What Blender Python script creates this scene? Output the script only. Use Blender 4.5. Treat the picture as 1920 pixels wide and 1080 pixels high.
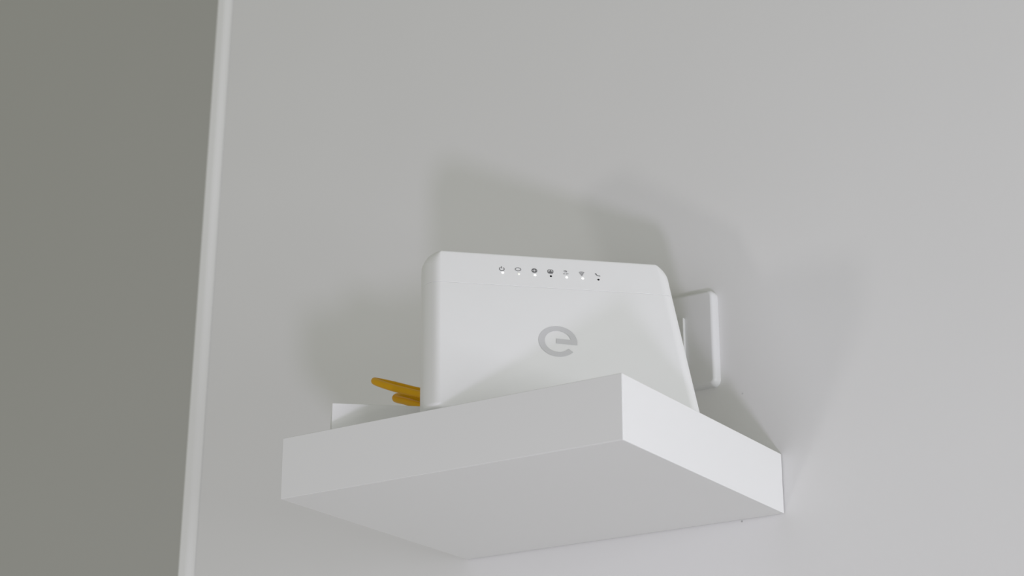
import bpy, bmesh, math
from mathutils import Vector, Matrix

# ---------------------------------------------------------------- camera, light, exposure
S = bpy.context.scene
for o in list(bpy.data.objects):
    bpy.data.objects.remove(o)
COL = S.collection

# world frame: x runs right along the shelf wall, y into the wall (its face is y = 0), z up;
# the origin is the lower right rear corner of the shelf; metres.
CAM = Vector((0.67967, -1.45900, -0.39020))
RIGHT = Vector((0.83928, 0.54369, -0.00234))
DOWN = Vector((-0.18953, 0.28854, -0.93852))
FWD = Vector((-0.50959, 0.78813, 0.34521))
cd = bpy.data.cameras.new('camera')
cam = bpy.data.objects.new('camera', cd)
COL.objects.link(cam)
M3 = Matrix((RIGHT, -DOWN, -FWD)).transposed()
cam.matrix_world = Matrix.Translation(CAM) @ M3.to_4x4()
cd.sensor_width = 36.0
cd.lens = 70.48
cd.clip_start = 0.02
cd.dof.use_dof = True
cd.dof.focus_distance = 1.60
cd.dof.aperture_fstop = 8.0
S.camera = cam

w = bpy.data.worlds.new('room_light')
S.world = w
w.use_nodes = True
bg = w.node_tree.nodes['Background']
bg.inputs['Color'].default_value = (0.98, 1.0, 0.85, 1)
bg.inputs['Strength'].default_value = 0.288


def area(name, pos, target, size, power, color, size_y=None):
    l = bpy.data.lights.new(name, 'AREA')
    l.energy = power
    l.color = color
    if size_y:
        l.shape = 'RECTANGLE'
        l.size = size
        l.size_y = size_y
    else:
        l.shape = 'DISK'
        l.size = size
    o = bpy.data.objects.new(name, l)
    COL.objects.link(o)
    o.location = pos
    d = Vector(target) - Vector(pos)
    o.rotation_euler = d.to_track_quat('-Z', 'Y').to_euler()
    return o


# low window on the left, small low source behind the photographer, tall window at the right,
# and a broad soft fill added far behind the camera
area('left_window_light', (-0.15 - 0.255 * 4.5, -4.5, 0.07 - 0.58 * 4.5), (-0.15, 0, 0.07), 0.50, 14.0, (1.0, 0.97, 0.97))
area('rear_low_light', (-0.15 + 0.55 * 1.7, -1.7, 0.07 - 0.73 * 1.7), (-0.15, 0, 0.07), 0.21, 8.2, (0.84, 0.79, 1.0))
area('right_window_light', (2.3, -0.52, -0.25), (0, -0.2, 0.0), 0.9, 27.5, (0.92, 0.93, 1.0), 1.2)
area('front_fill_light', (-0.5, -3.5, -0.3), (-0.1, -0.15, 0.1), 2.4, 15.0, (0.86, 0.86, 1.0), 1.8)

S.view_settings.view_transform = 'Standard'
S.view_settings.look = 'None'
S.view_settings.gamma = 1.0
S.view_settings.use_curve_mapping = False
S.view_settings.exposure = 0.0


# ---------------------------------------------------------------- materials
def material(name, color, rough=0.5, spec=0.3, noise=0.0, scale=40.0, bump=0.0, bump_scale=300.0, emit=None):
    m = bpy.data.materials.new(name)
    m.use_nodes = True
    nt = m.node_tree
    b = nt.nodes['Principled BSDF']
    b.inputs['Roughness'].default_value = rough
    b.inputs['Specular IOR Level'].default_value = spec
    c = (*color, 1)
    b.inputs['Base Color'].default_value = c
    tc = nt.nodes.new('ShaderNodeTexCoord')
    if noise:
        n = nt.nodes.new('ShaderNodeTexNoise')
        n.inputs['Scale'].default_value = scale
        n.inputs['Detail'].default_value = 4
        nt.links.new(tc.outputs['Object'], n.inputs['Vector'])
        r = nt.nodes.new('ShaderNodeMapRange')
        r.inputs['To Min'].default_value = 1 - noise
        r.inputs['To Max'].default_value = 1 + noise
        nt.links.new(n.outputs['Fac'], r.inputs['Value'])
        mx = nt.nodes.new('ShaderNodeVectorMath')
        mx.operation = 'SCALE'
        mx.inputs[0].default_value = color
        nt.links.new(r.outputs['Result'], mx.inputs['Scale'])
        nt.links.new(mx.outputs['Vector'], b.inputs['Base Color'])
    if bump:
        n2 = nt.nodes.new('ShaderNodeTexNoise')
        n2.inputs['Scale'].default_value = bump_scale
        n2.inputs['Detail'].default_value = 3
        nt.links.new(tc.outputs['Object'], n2.inputs['Vector'])
        bp = nt.nodes.new('ShaderNodeBump')
        bp.inputs['Strength'].default_value = bump
        bp.inputs['Distance'].default_value = 0.001
        nt.links.new(n2.outputs['Fac'], bp.inputs['Height'])
        nt.links.new(bp.outputs['Normal'], b.inputs['Normal'])
    if emit:
        b.inputs['Emission Color'].default_value = (*emit[0], 1)
        b.inputs['Emission Strength'].default_value = emit[1]
    return m


def wall_paint():
    """white emulsion with roller grain and two small scuffs near the shelf"""
    m = material('white_wall_paint', (0.80, 0.797, 0.792), 0.85, 0.15, 0.012, 9.0, 0.06, 220.0)
    nt = m.node_tree
    b = nt.nodes['Principled BSDF']
    src = b.inputs['Base Color'].links[0].from_socket
    g = nt.nodes.new('ShaderNodeNewGeometry')
    for (p, rad, dark) in (((-0.0333, 0, 0.1078), 0.0011, 0.80), ((-0.0389, 0, -0.0012), 0.0011, 0.55)):
        d = nt.nodes.new('ShaderNodeVectorMath')
        d.operation = 'DISTANCE'
        d.inputs[1].default_value = p
        nt.links.new(g.outputs['Position'], d.inputs[0])
        r = nt.nodes.new('ShaderNodeMapRange')
        r.inputs['From Min'].default_value = rad * 0.4
        r.inputs['From Max'].default_value = rad
        r.inputs['To Min'].default_value = dark
        r.inputs['To Max'].default_value = 1.0
        nt.links.new(d.outputs['Value'], r.inputs['Value'])
        s = nt.nodes.new('ShaderNodeVectorMath')
        s.operation = 'SCALE'
        nt.links.new(src, s.inputs[0])
        nt.links.new(r.outputs['Result'], s.inputs['Scale'])
        src = s.outputs['Vector']
    nt.links.new(src, b.inputs['Base Color'])
    return m


WALL = wall_paint()
SHADED_WALL = material('shaded_wall_paint', (0.58, 0.578, 0.555), 0.85, 0.15, 0.015, 3.0, 0.05, 200.0)  # white wall greyed so that the colour carries the shade of the recess
TRIM = material('white_pvc_guard', (0.90, 0.90, 0.895), 0.45, 0.35, 0.01, 20.0)
SHELF = material('white_shelf_laminate', (0.83, 0.83, 0.825), 0.42, 0.35, 0.006, 14.0, 0.015, 500.0)
PLASTIC = material('white_router_plastic', (0.90, 0.90, 0.90), 0.48, 0.35, 0.004, 60.0, 0.02, 1800.0)
PLATE = material('white_plate_plastic', (0.76, 0.76, 0.76), 0.35, 0.4, 0.004, 60.0)
BOX = material('white_box_plastic', (0.88, 0.88, 0.88), 0.45, 0.35, 0.004, 60.0)
YELLOW = material('yellow_cable_jacket', (0.78, 0.41, 0.002), 0.5, 0.2, 0.05, 90.0)
CLEAR = material('pale_plug_plastic', (0.6, 0.6, 0.58), 0.25, 0.5, 0.01, 90.0)
LOGO_INK = material('grey_logo_ink', (0.66, 0.66, 0.67), 0.5, 0.3, 0.004, 90.0)
ICON_INK = material('dark_grey_icon_ink', (0.17, 0.17, 0.175), 0.5, 0.3, 0.01, 90.0)
ICON_PALE = material('mid_grey_icon_ink', (0.30, 0.30, 0.305), 0.5, 0.3, 0.01, 90.0)
LED_ON = material('lit_indicator', (0.9, 0.9, 0.88), 0.4, 0.3, 0.01, 90.0, emit=((1.0, 0.99, 0.96), 0.9))
LED_DIM = material('faintly_lit_indicator', (0.85, 0.85, 0.80), 0.4, 0.3, 0.01, 90.0, emit=((1.0, 1.0, 0.9), 0.35))
LED_OFF = material('unlit_indicator', (0.006, 0.006, 0.007), 0.35, 0.3, 0.01, 90.0)
STEEL = material('zinc_bracket', (0.5, 0.5, 0.5), 0.4, 0.5, 0.02, 60.0)


# ---------------------------------------------------------------- helpers
def link(name, bm, mat, parent=None, smooth=None, bevel=None):
    me = bpy.data.meshes.new(name)
    bmesh.ops.recalc_face_normals(bm, faces=bm.faces[:])
    bm.to_mesh(me)
    bm.free()
    me.materials.append(mat)
    o = bpy.data.objects.new(name, me)
    COL.objects.link(o)
    if parent:
        o.parent = parent
    if smooth is not None:
        for p in me.polygons:
            p.use_smooth = True
        me.set_sharp_from_angle(angle=math.radians(smooth))
    if bevel:
        b = o.modifiers.new('edge', 'BEVEL')
        b.width = bevel[0]
        b.segments = bevel[1]
        b.limit_method = 'ANGLE'
        b.angle_limit = math.radians(40)
        b.harden_normals = True
        for p in me.polygons:
            p.use_smooth = True
    if smooth is not None or bevel:
        wn = o.modifiers.new('normals', 'WEIGHTED_NORMAL')
        wn.keep_sharp = True
        wn.weight = 100
    return o


def hexa(bm, b4, t4):
    """a box from four bottom and four top corners, in the same winding"""
    v = [bm.verts.new(p) for p in list(b4) + list(t4)]
    bm.faces.new(v[0:4])
    bm.faces.new(v[4:8])
    for i in range(4):
        j = (i + 1) % 4
        bm.faces.new((v[i], v[j], v[4 + j], v[4 + i]))


def box(bm, x0, x1, y0, y1, z0, z1):
    r = ((x0, y0), (x1, y0), (x1, y1), (x0, y1))
    hexa(bm, [(*p, z0) for p in r], [(*p, z1) for p in r])


def loft(bm, rings, cap0=True, cap1=True):
    rv = [[bm.verts.new(p) for p in r] for r in rings]
    n = len(rv[0])
    for a, b in zip(rv[:-1], rv[1:]):
        for i in range(n):
            j = (i + 1) % n
            bm.faces.new((a[i], a[j], b[j], b[i]))
    if cap0:
        bm.faces.new(rv[0][::-1])
    if cap1:
        bm.faces.new(rv[-1])


def catmull(pts, sub):
    P = [Vector(p) for p in pts]
    P = [P[0] * 2 - P[1]] + P + [P[-1] * 2 - P[-2]]
    out = []
    for i in range(1, len(P) - 2):
        a, b, c, d = P[i - 1:i + 3]
        for k in range(sub):
            t = k / sub
            out.append(0.5 * ((2 * b) + (c - a) * t + (2 * a - 5 * b + 4 * c - d) * t * t + (3 * b - a - 3 * c + d) * t ** 3))
    out.append(P[-2])
    return out


def tube(bm, pts, r, sides=16):
    up = Vector((0, 0, 1))
    rings = []
    t0 = (pts[1] - pts[0]).normalized()
    n = (up - t0 * up.dot(t0)).normalized()
    for i, p in enumerate(pts):
        t = (pts[min(i + 1, len(pts) - 1)] - pts[max(i - 1, 0)]).normalized()
        n = (n - t * n.dot(t)).normalized()
        b = t.cross(n)
        rings.append([p + (n * math.cos(a) + b * math.sin(a)) * r for a in [2 * math.pi * k / sides for k in range(sides)]])
    loft(bm, rings)


def tag(o, label, cat, group=None):
    o['label'] = label
    o['category'] = cat
    if group:
        o['group'] = group


def empty(name, loc, rz=0.0):
    o = bpy.data.objects.new(name, None)
    o.empty_display_size = 0.05
    o.location = loc
    o.rotation_euler = (0, 0, rz)
    COL.objects.link(o)
    return o


# ---------------------------------------------------------------- the setting
def corner_x(z):
    """the outer corner of the shelf wall stands slightly out of plumb"""
    return -0.6525 + 0.01877 * z


Z0, Z1 = -1.9, 1.6
bm = bmesh.new()
hexa(bm, [(corner_x(Z0), 0, Z0), (3.2, 0, Z0), (3.2, 0.6, Z0), (corner_x(Z0), 0.6, Z0)],
     [(corner_x(Z1), 0, Z1), (3.2, 0, Z1), (3.2, 0.6, Z1), (corner_x(Z1), 0.6, Z1)])
o = link('wall_back', bm, WALL)
o['kind'] = 'structure'
o['label'] = 'white painted wall carrying the floating shelf'

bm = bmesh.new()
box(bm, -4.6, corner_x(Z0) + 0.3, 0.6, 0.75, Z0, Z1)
o = link('wall_left', bm, SHADED_WALL)
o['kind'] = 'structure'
o['label'] = 'wall in the recess left of the shelf wall, greyed to stand in for shade'

# corner guard: an L profile wrapped round the corner, its front flange rounded off into the wall
prof = []
FL, TH = 0.0175, 0.0026
for k in range(9):
    t = 1 - k / 8
    prof.append((FL - 0.012 * (1 - t), -0.0004 - (TH - 0.0004) * (0.5 + 0.5 * math.cos(math.pi * t))))
for k in range(6):
    a = math.radians(90 + 90 * k / 5)
    prof.append((0.0010 - TH + 0.0024 * math.cos(a) + 0.0008, -TH + 0.0024 + 0.0024 * math.sin(a) * -1))
prof += [(-TH, 0.022), (-0.0003, 0.022), (-0.0003, -0.0003), (FL, -0.0003)]
bm = bmesh.new()
loft(bm, [[(corner_x(z) + px, py, z) for px, py in prof] for z in (Z0, -0.6, 0.6, Z1)])
o = link('trim_1', bm, TRIM, smooth=40)
o['kind'] = 'structure'
o['label'] = 'white corner guard on the outer edge of the shelf wall'

# ---------------------------------------------------------------- floating shelf
W, D, T = 0.3119, 0.2629, 0.05
GAP = 0.0009
bm = bmesh.new()
box(bm, -W, 0, -D, -GAP, 0, T)
shelf = link('floating_shelf', bm, SHELF, bevel=(0.0005, 2))
tag(shelf, 'thick white floating shelf fixed to the wall under the router', 'shelf')
bm = bmesh.new()
box(bm, -W + 0.03, -0.03, -0.004, 0.0, 0.014, 0.036)
link('mounting_bracket', bm, STEEL, shelf)

# ---------------------------------------------------------------- router
PHI = 0.71611
router = empty('router', (-0.08547, -0.19168, T), PHI)
tag(router, 'white upright router with grey round emblem and row of icons on the shelf', 'router')
LEAN = math.atan2(0.05564, 0.15018)
HF = 0.1604
SL = -0.022                                     # the printed rows and the seam dip a little to the right
cl, sl_ = math.cos(LEAN), math.sin(LEAN)


def loc(u, v, out=0.0):
    """u across the face, v up along the leaning face, out in front of it; router coordinates"""
    return Vector((u, v * sl_ - out * cl, v * cl + out * sl_))


UL = lambda v: -0.10105 + (0.10105 - 0.0962) * v / HF
UR = lambda v: 0.0953 - (0.0953 - 0.0815) * v / HF
EXT, DEP, BACK, RB = 0.0118, 0.022, 0.052, 0.007


def ring(v, inset=0.0):
    """the closed outline of the body at height v: flat front, rolled sides, flat back"""
    r = 0.014
    e = EXT
    if v > HF - r:
        e = EXT * math.sqrt(max(0.0, 1 - ((v - (HF - r)) / r) ** 2))
    out = []
    left = []
    NS = 12
    for k in range(NS + 1):                     # front edge to widest point
        a = math.pi / 2 * k / NS
        left.append((e * math.sin(a), DEP * (1 - math.cos(a))))
    for k in range(1, 6):                       # rear corner
        a = math.pi / 2 * k / 5
        left.append((e - RB + RB * math.cos(a), BACK - RB + RB * math.sin(a)))
    for (l, d) in reversed(left):
        out.append((UL(v) - l + inset, d))
    for (l, d) in left:
        out.append((UR(v) + l - inset, d))
    pts = []
    for (u, d) in out:
        d2 = inset + d * (BACK - 2 * inset) / BACK
        vv = v + SL * u * (v / HF)
        p = loc(u, vv)
        p.y += d2
        p.z += 0.24 * d2 * max(0.0, v / HF) ** 2     # the top climbs a little to the rear
        pts.append(p)
    return pts


VS = 0.1275
bm = bmesh.new()
lv = []
for k in range(7):                              # tucked-in foot of the shell
    a = math.pi / 2 * k / 6
    lv.append((0.0015 + 0.0065 * (1 - math.cos(a)), 0.0065 * (1 - math.sin(a))))
lv += [(0.04, 0), (0.08, 0), (0.11, 0), (VS - 0.0003, 0), (VS - 0.00004, 0.00024)]
loft(bm, [ring(v, i) for v, i in lv])
housing = link('housing', bm, PLASTIC, router, smooth=35)

bm = bmesh.new()
lv = [(VS + 0.00004, 0.00024), (VS + 0.0003, 0), (0.137, 0), (HF - 0.014, 0)]
for k in range(1, 11):
    a = math.pi / 2 * k / 11
    v = HF - 0.014 + 0.014 * math.sin(a)
    t = max(0.0, (v - (HF - 0.0012)) / 0.0012)
    lv.append((v, 0.0010 * (1 - math.sqrt(max(0.0, 1 - t * t)))))
lv += [(HF - 0.00005, 0.0008), (HF, 0.0012)]
loft(bm, [ring(v, i) for v, i in lv])
panel = link('indicator_panel', bm, PLASTIC, router, smooth=35)

bm = bmesh.new()                                # base ring under the shell, touching the shelf
rb = ring(0.0015, 0.0066)
loft(bm, [[Vector((p.x, p.y, 0.0)) for p in rb], [Vector((p.x, p.y, 0.0022)) for p in rb]])
# rear foot that keeps the leaning body from tipping
hexa(bm, [(-0.055, 0.040, 0), (0.045, 0.040, 0), (0.038, 0.082, 0), (-0.048, 0.082, 0)],
     [(-0.055, 0.040, 0.020), (0.045, 0.040, 0.020), (0.038, 0.080, 0.004), (-0.048, 0.080, 0.004)])
link('base', bm, PLASTIC, router)


# flat print and lights on the face -------------------------------------------------
def stroke(bm, pts, wd, out=0.00025, closed=False):
    """a printed line of width wd through (u, v) points of the face"""
    P = [Vector(p) for p in pts]
    n = len(P)
    L, R_ = [], []
    for i in range(n):
        a = P[(i - 1) % n] if closed or i else P[0]
        b = P[(i + 1) % n] if closed or i < n - 1 else P[-1]
        t = (b - a).normalized()
        q = Vector((-t.y, t.x)) * wd / 2
        L.append(bm.verts.new(loc(*(P[i] + q), out)))
        R_.append(bm.verts.new(loc(*(P[i] - q), out)))
    for i in range(n if closed else n - 1):
        j = (i + 1) % n
        bm.faces.new((L[i], L[j], R_[j], R_[i]))


def blob(bm, u, v, a, b, out=0.00025, n=14):
    bm.faces.new([bm.verts.new(loc(u + a * math.cos(t), v + b * math.sin(t), out)) for t in [2 * math.pi * k / n for k in range(n)]])


def arc(u, v, a, b, d0, d1, n=18):
    return [(u + a * math.cos(math.radians(d0 + (d1 - d0) * k / n)), v + b * math.sin(math.radians(d0 + (d1 - d0) * k / n))) for k in range(n + 1)]


def circle(u, v, a, b, n=20):
    return arc(u, v, a, b, 0, 360 - 360 / n, n - 1)


def face_print(name, draw, mat, parent):
    bm = bmesh.new()
    draw(bm)
    return link(name, bm, mat, parent)


def draw_power(bm, u=-0.0471, v=0.1455):
    stroke(bm, arc(u, v, 0.0019, 0.0020, -230, 50), 0.00055)
    stroke(bm, [(u - 0.0002, v + 0.0005), (u - 0.0003, v + 0.0027)], 0.0006)


def draw_loop(bm, u=-0.0338, v=0.1459):
    stroke(bm, circle(u, v, 0.0023, 0.0017), 0.0006, closed=True)


def draw_globe(bm, u=-0.0204, v=0.1453):
    stroke(bm, circle(u, v, 0.0020, 0.0021), 0.0006, closed=True)
    stroke(bm, circle(u, v, 0.0009, 0.0020), 0.00035, closed=True)
    stroke(bm, [(u - 0.0019, v + 0.0008), (u + 0.0019, v + 0.0008)], 0.0004)
    stroke(bm, [(u - 0.0019, v - 0.0008), (u + 0.0019, v - 0.0008)], 0.0004)


def draw_port(bm, u=-0.0072, v=0.1451):
    stroke(bm, [(u - 0.0021, v - 0.0008), (u - 0.0014, v - 0.0018), (u + 0.0014, v - 0.0018), (u + 0.0021, v - 0.0008),
                (u + 0.0021, v + 0.0010), (u + 0.0015, v + 0.0018), (u - 0.0015, v + 0.0018), (u - 0.0021, v + 0.0010)], 0.0006, closed=True)
    stroke(bm, [(u - 0.0014, v - 0.0009), (u + 0.0014, v - 0.0009)], 0.0010)
    stroke(bm, [(u, v + 0.0016), (u, v - 0.0004)], 0.0007)
    stroke(bm, [(u - 0.0013, v - 0.0002), (u - 0.0004, v + 0.0004)], 0.0004)
    stroke(bm, [(u + 0.0013, v - 0.0002), (u + 0.0004, v + 0.0004)], 0.0004)


def draw_waves(bm, u=0.0055, v=0.1448):
    stroke(bm, arc(u - 0.0004, v - 0.0006, 0.0021, 0.0026, 50, 130, 8), 0.0005)
    stroke(bm, arc(u, v - 0.0010, 0.0015, 0.0020, 45, 135, 8), 0.0006)
    blob(bm, u - 0.0015, v - 0.0014, 0.0005, 0.0006)
    stroke(bm, [(u - 0.0002, v - 0.0014), (u + 0.0010, v - 0.0014)], 0.0009)
    stroke(bm, [(u + 0.0013, v - 0.0013), (u + 0.0020, v - 0.0010)], 0.0009)


def draw_signal(bm, u=0.0186, v=0.1445):
    stroke(bm, arc(u, v - 0.0022, 0.0034, 0.0040, 52, 128, 8), 0.0007)
    stroke(bm, arc(u, v - 0.0022, 0.0024, 0.0028, 48, 132, 8), 0.0006)
    stroke(bm, arc(u, v - 0.0022, 0.0014, 0.0016, 42, 138, 8), 0.0006)
    blob(bm, u, v - 0.0018, 0.0006, 0.0005)


def draw_handset(bm, u=0.0319, v=0.1440):
    stroke(bm, [(u - 0.0017, v + 0.0016), (u - 0.0013, v + 0.0002)], 0.0009)
    stroke(bm, arc(u + 0.0010, v + 0.0010, 0.0023, 0.0022, 200, 262, 8), 0.0006)
    stroke(bm, [(u + 0.0006, v - 0.0010), (u + 0.0019, v - 0.0013)], 0.0008)


for name, fn in (('power_icon', draw_power), ('loop_icon', draw_loop), ('globe_icon', draw_globe), ('port_icon', draw_port),
                 ('waves_icon', draw_waves), ('signal_icon', draw_signal), ('handset_icon', draw_handset)):
    face_print(name, fn, ICON_PALE if name in ('waves_icon', 'signal_icon', 'loop_icon') else ICON_INK, panel)

LEDS = ((-0.0466, 0.1417, 'on'), (-0.0334, 0.1411, 'dim'), (-0.0202, 0.1407, 'on'), (-0.0071, 0.1403, 'off'),
        (0.0059, 0.1399, 'on'), (0.0191, 0.1396, 'on'), (0.0321, 0.1390, 'off'))
for u, v, st in LEDS:
    r = {'on': 0.00105, 'dim': 0.0010, 'off': 0.00095}[st]
    bm = bmesh.new()
    rings = []
    for (k, h) in ((1.0, -0.0004), (1.0, 0.00012), (0.75, 0.00030), (0.35, 0.00038)):
        rings.append([loc(u + r * k * math.cos(t), v + r * k * math.sin(t), h) for t in [2 * math.pi * i / 14 for i in range(14)]])
    loft(bm, rings)
    o = link('indicator_light', bm, {'on': LED_ON, 'dim': LED_DIM, 'off': LED_OFF}[st], panel)
    o['label'] = {'on': 'lit white indicator light', 'dim': 'faintly lit indicator light', 'off': 'unlit black indicator light'}[st]


def draw_logo(bm, u=-0.0058, v=0.0722):
    R1, w_ = 0.0131, 0.0048
    stroke(bm, arc(u, v, R1, R1, 4, 318, 56), w_)
    stroke(bm, [(u - 0.0014, v + 0.0003), (u + R1 + w_ / 2 - 0.0001, v - 0.0008)], 0.0048, 0.00028)


o = face_print('emblem', draw_logo, LOGO_INK, housing)
o['label'] = 'grey ring emblem with a short bar, like a round letter e'

# ---------------------------------------------------------------- yellow cable behind the router
cable = empty('network_cable', (-0.20, -0.06, T))
tag(cable, 'yellow network cable looping out behind the left side of the router', 'cable')
PORT = [(-0.1490, -0.1490, 0.1060), (-0.1600, -0.1330, 0.1030), (-0.1780, -0.1220, 0.1000), (-0.2150, -0.1210, 0.1000)]
LOOP_B = [(-0.2551, -0.130, 0.1034), (-0.2659, -0.142, 0.1059), (-0.2740, -0.150, 0.1076), (-0.2765, -0.158, 0.1055), (-0.2724, -0.165, 0.1012),
          (-0.2565, -0.174, 0.0943), (-0.2357, -0.184, 0.0846), (-0.2202, -0.187, 0.0775)]
BEHIND = [(-0.1920, -0.168, 0.0785), (-0.1720, -0.142, 0.0880), (-0.1900, -0.114, 0.1120), (-0.2300, -0.112, 0.1160)]
LOOP_A = [(-0.2615, -0.125, 0.1152), (-0.2711, -0.135, 0.1157), (-0.2876, -0.147, 0.1206), (-0.2968, -0.156, 0.1227), (-0.2969, -0.163, 0.1216),
          (-0.2862, -0.170, 0.1158), (-0.2654, -0.177, 0.1062), (-0.2344, -0.186, 0.0935), (-0.2196, -0.188, 0.0882)]
END = [(-0.1900, -0.166, 0.0860), (-0.1640, -0.135, 0.0760), (-0.1600, -0.100, 0.0620), (-0.1750, -0.070, 0.0530), (-0.2000, -0.060, 0.0527), (-0.2300, -0.055, 0.0527)]
off = Vector(cable.location)
pts = [p - off for p in catmull(PORT + LOOP_B + BEHIND + LOOP_A + END, 5)]
bm = bmesh.new()
tube(bm, pts, 0.0031)
link('jacket', bm, YELLOW, cable, smooth=50)
bm = bmesh.new()
a, b = Vector(PORT[0]) - off, Vector(PORT[1]) - off
d = (b - a).normalized()
side = Vector((0.754, 0.656, 0))
upv = d.cross(side).normalized()
P0 = a - d * 0.003
P1 = a + d * 0.012
rr = lambda c, s_: [c + side * 0.0058 * s_ - upv * 0.004 * s_, c + side * 0.0058 * s_ + upv * 0.004 * s_, c - side * 0.0058 * s_ + upv * 0.004 * s_, c - side * 0.0058 * s_ - upv * 0.004 * s_]
loft(bm, [rr(P0, 1), rr(P1, 1), rr(P1 + d * 0.004, 0.7)])
link('plug', bm, CLEAR, cable)

# ---------------------------------------------------------------- small white box at the shelf's left end
bx = empty('adapter_box', (-0.2731, -0.2500, T), PHI)
tag(bx, 'small white wedge-shaped box at left end of shelf, partly behind the router', 'box')
HB, LB = 0.0264, 0.074
bm = bmesh.new()
hexa(bm, [(0, 0, 0.0015), (LB, 0, 0.0015), (LB, 0.042, 0.0015), (0, 0.042, 0.0015)],
     [(0, 0, HB), (LB, 0, HB), (LB, 0.002, HB), (0, 0.002, HB)])
link('case', bm, BOX, bx, bevel=(0.0007, 2))
bm = bmesh.new()
box(bm, 0.004, LB - 0.004, 0.003, 0.031, 0.0, 0.0017)
link('base', bm, BOX, bx)

# ---------------------------------------------------------------- wall plate behind the router
pl = empty('wall_plate', (-0.0960, 0.0, 0.1604))
tag(pl, 'square white wall plate with raised centre, half hidden behind the router', 'wall plate')


def rrect(hw, hh, r, y, n=6):
    out = []
    for (sx, sz, a0) in ((1, 1, 0), (-1, 1, 90), (-1, -1, 180), (1, -1, 270)):
        for k in range(n + 1):
            a = math.radians(a0 + 90 * k / n)
            out.append((sx * (hw - r) + r * math.cos(a), y, sz * (hh - r) + r * math.sin(a)))
    return out


bm = bmesh.new()
rings = [rrect(0.043, 0.043, 0.006, 0.0), rrect(0.043, 0.043, 0.006, -0.0035)]
for k in range(1, 6):
    a = math.pi / 2 * k / 5
    i = 0.0035 * (1 - math.cos(a))
    rings.append(rrect(0.043 - i, 0.043 - i, 0.006 - i, -0.0035 - 0.0055 * math.sin(a)))
loft(bm, rings)
link('plate', bm, PLATE, pl, smooth=30)
bm = bmesh.new()
hexa(bm, [(-0.0152, -0.0080, -0.0212), (0.0152, -0.0080, -0.0212), (0.0152, -0.0120, -0.0212), (-0.0152, -0.0102, -0.0212)],
     [(-0.0152, -0.0080, 0.0208), (0.0152, -0.0080, 0.0208), (0.0152, -0.0120, 0.0208), (-0.0152, -0.0102, 0.0208)])
link('rocker', bm, PLATE, pl, bevel=(0.0004, 2))
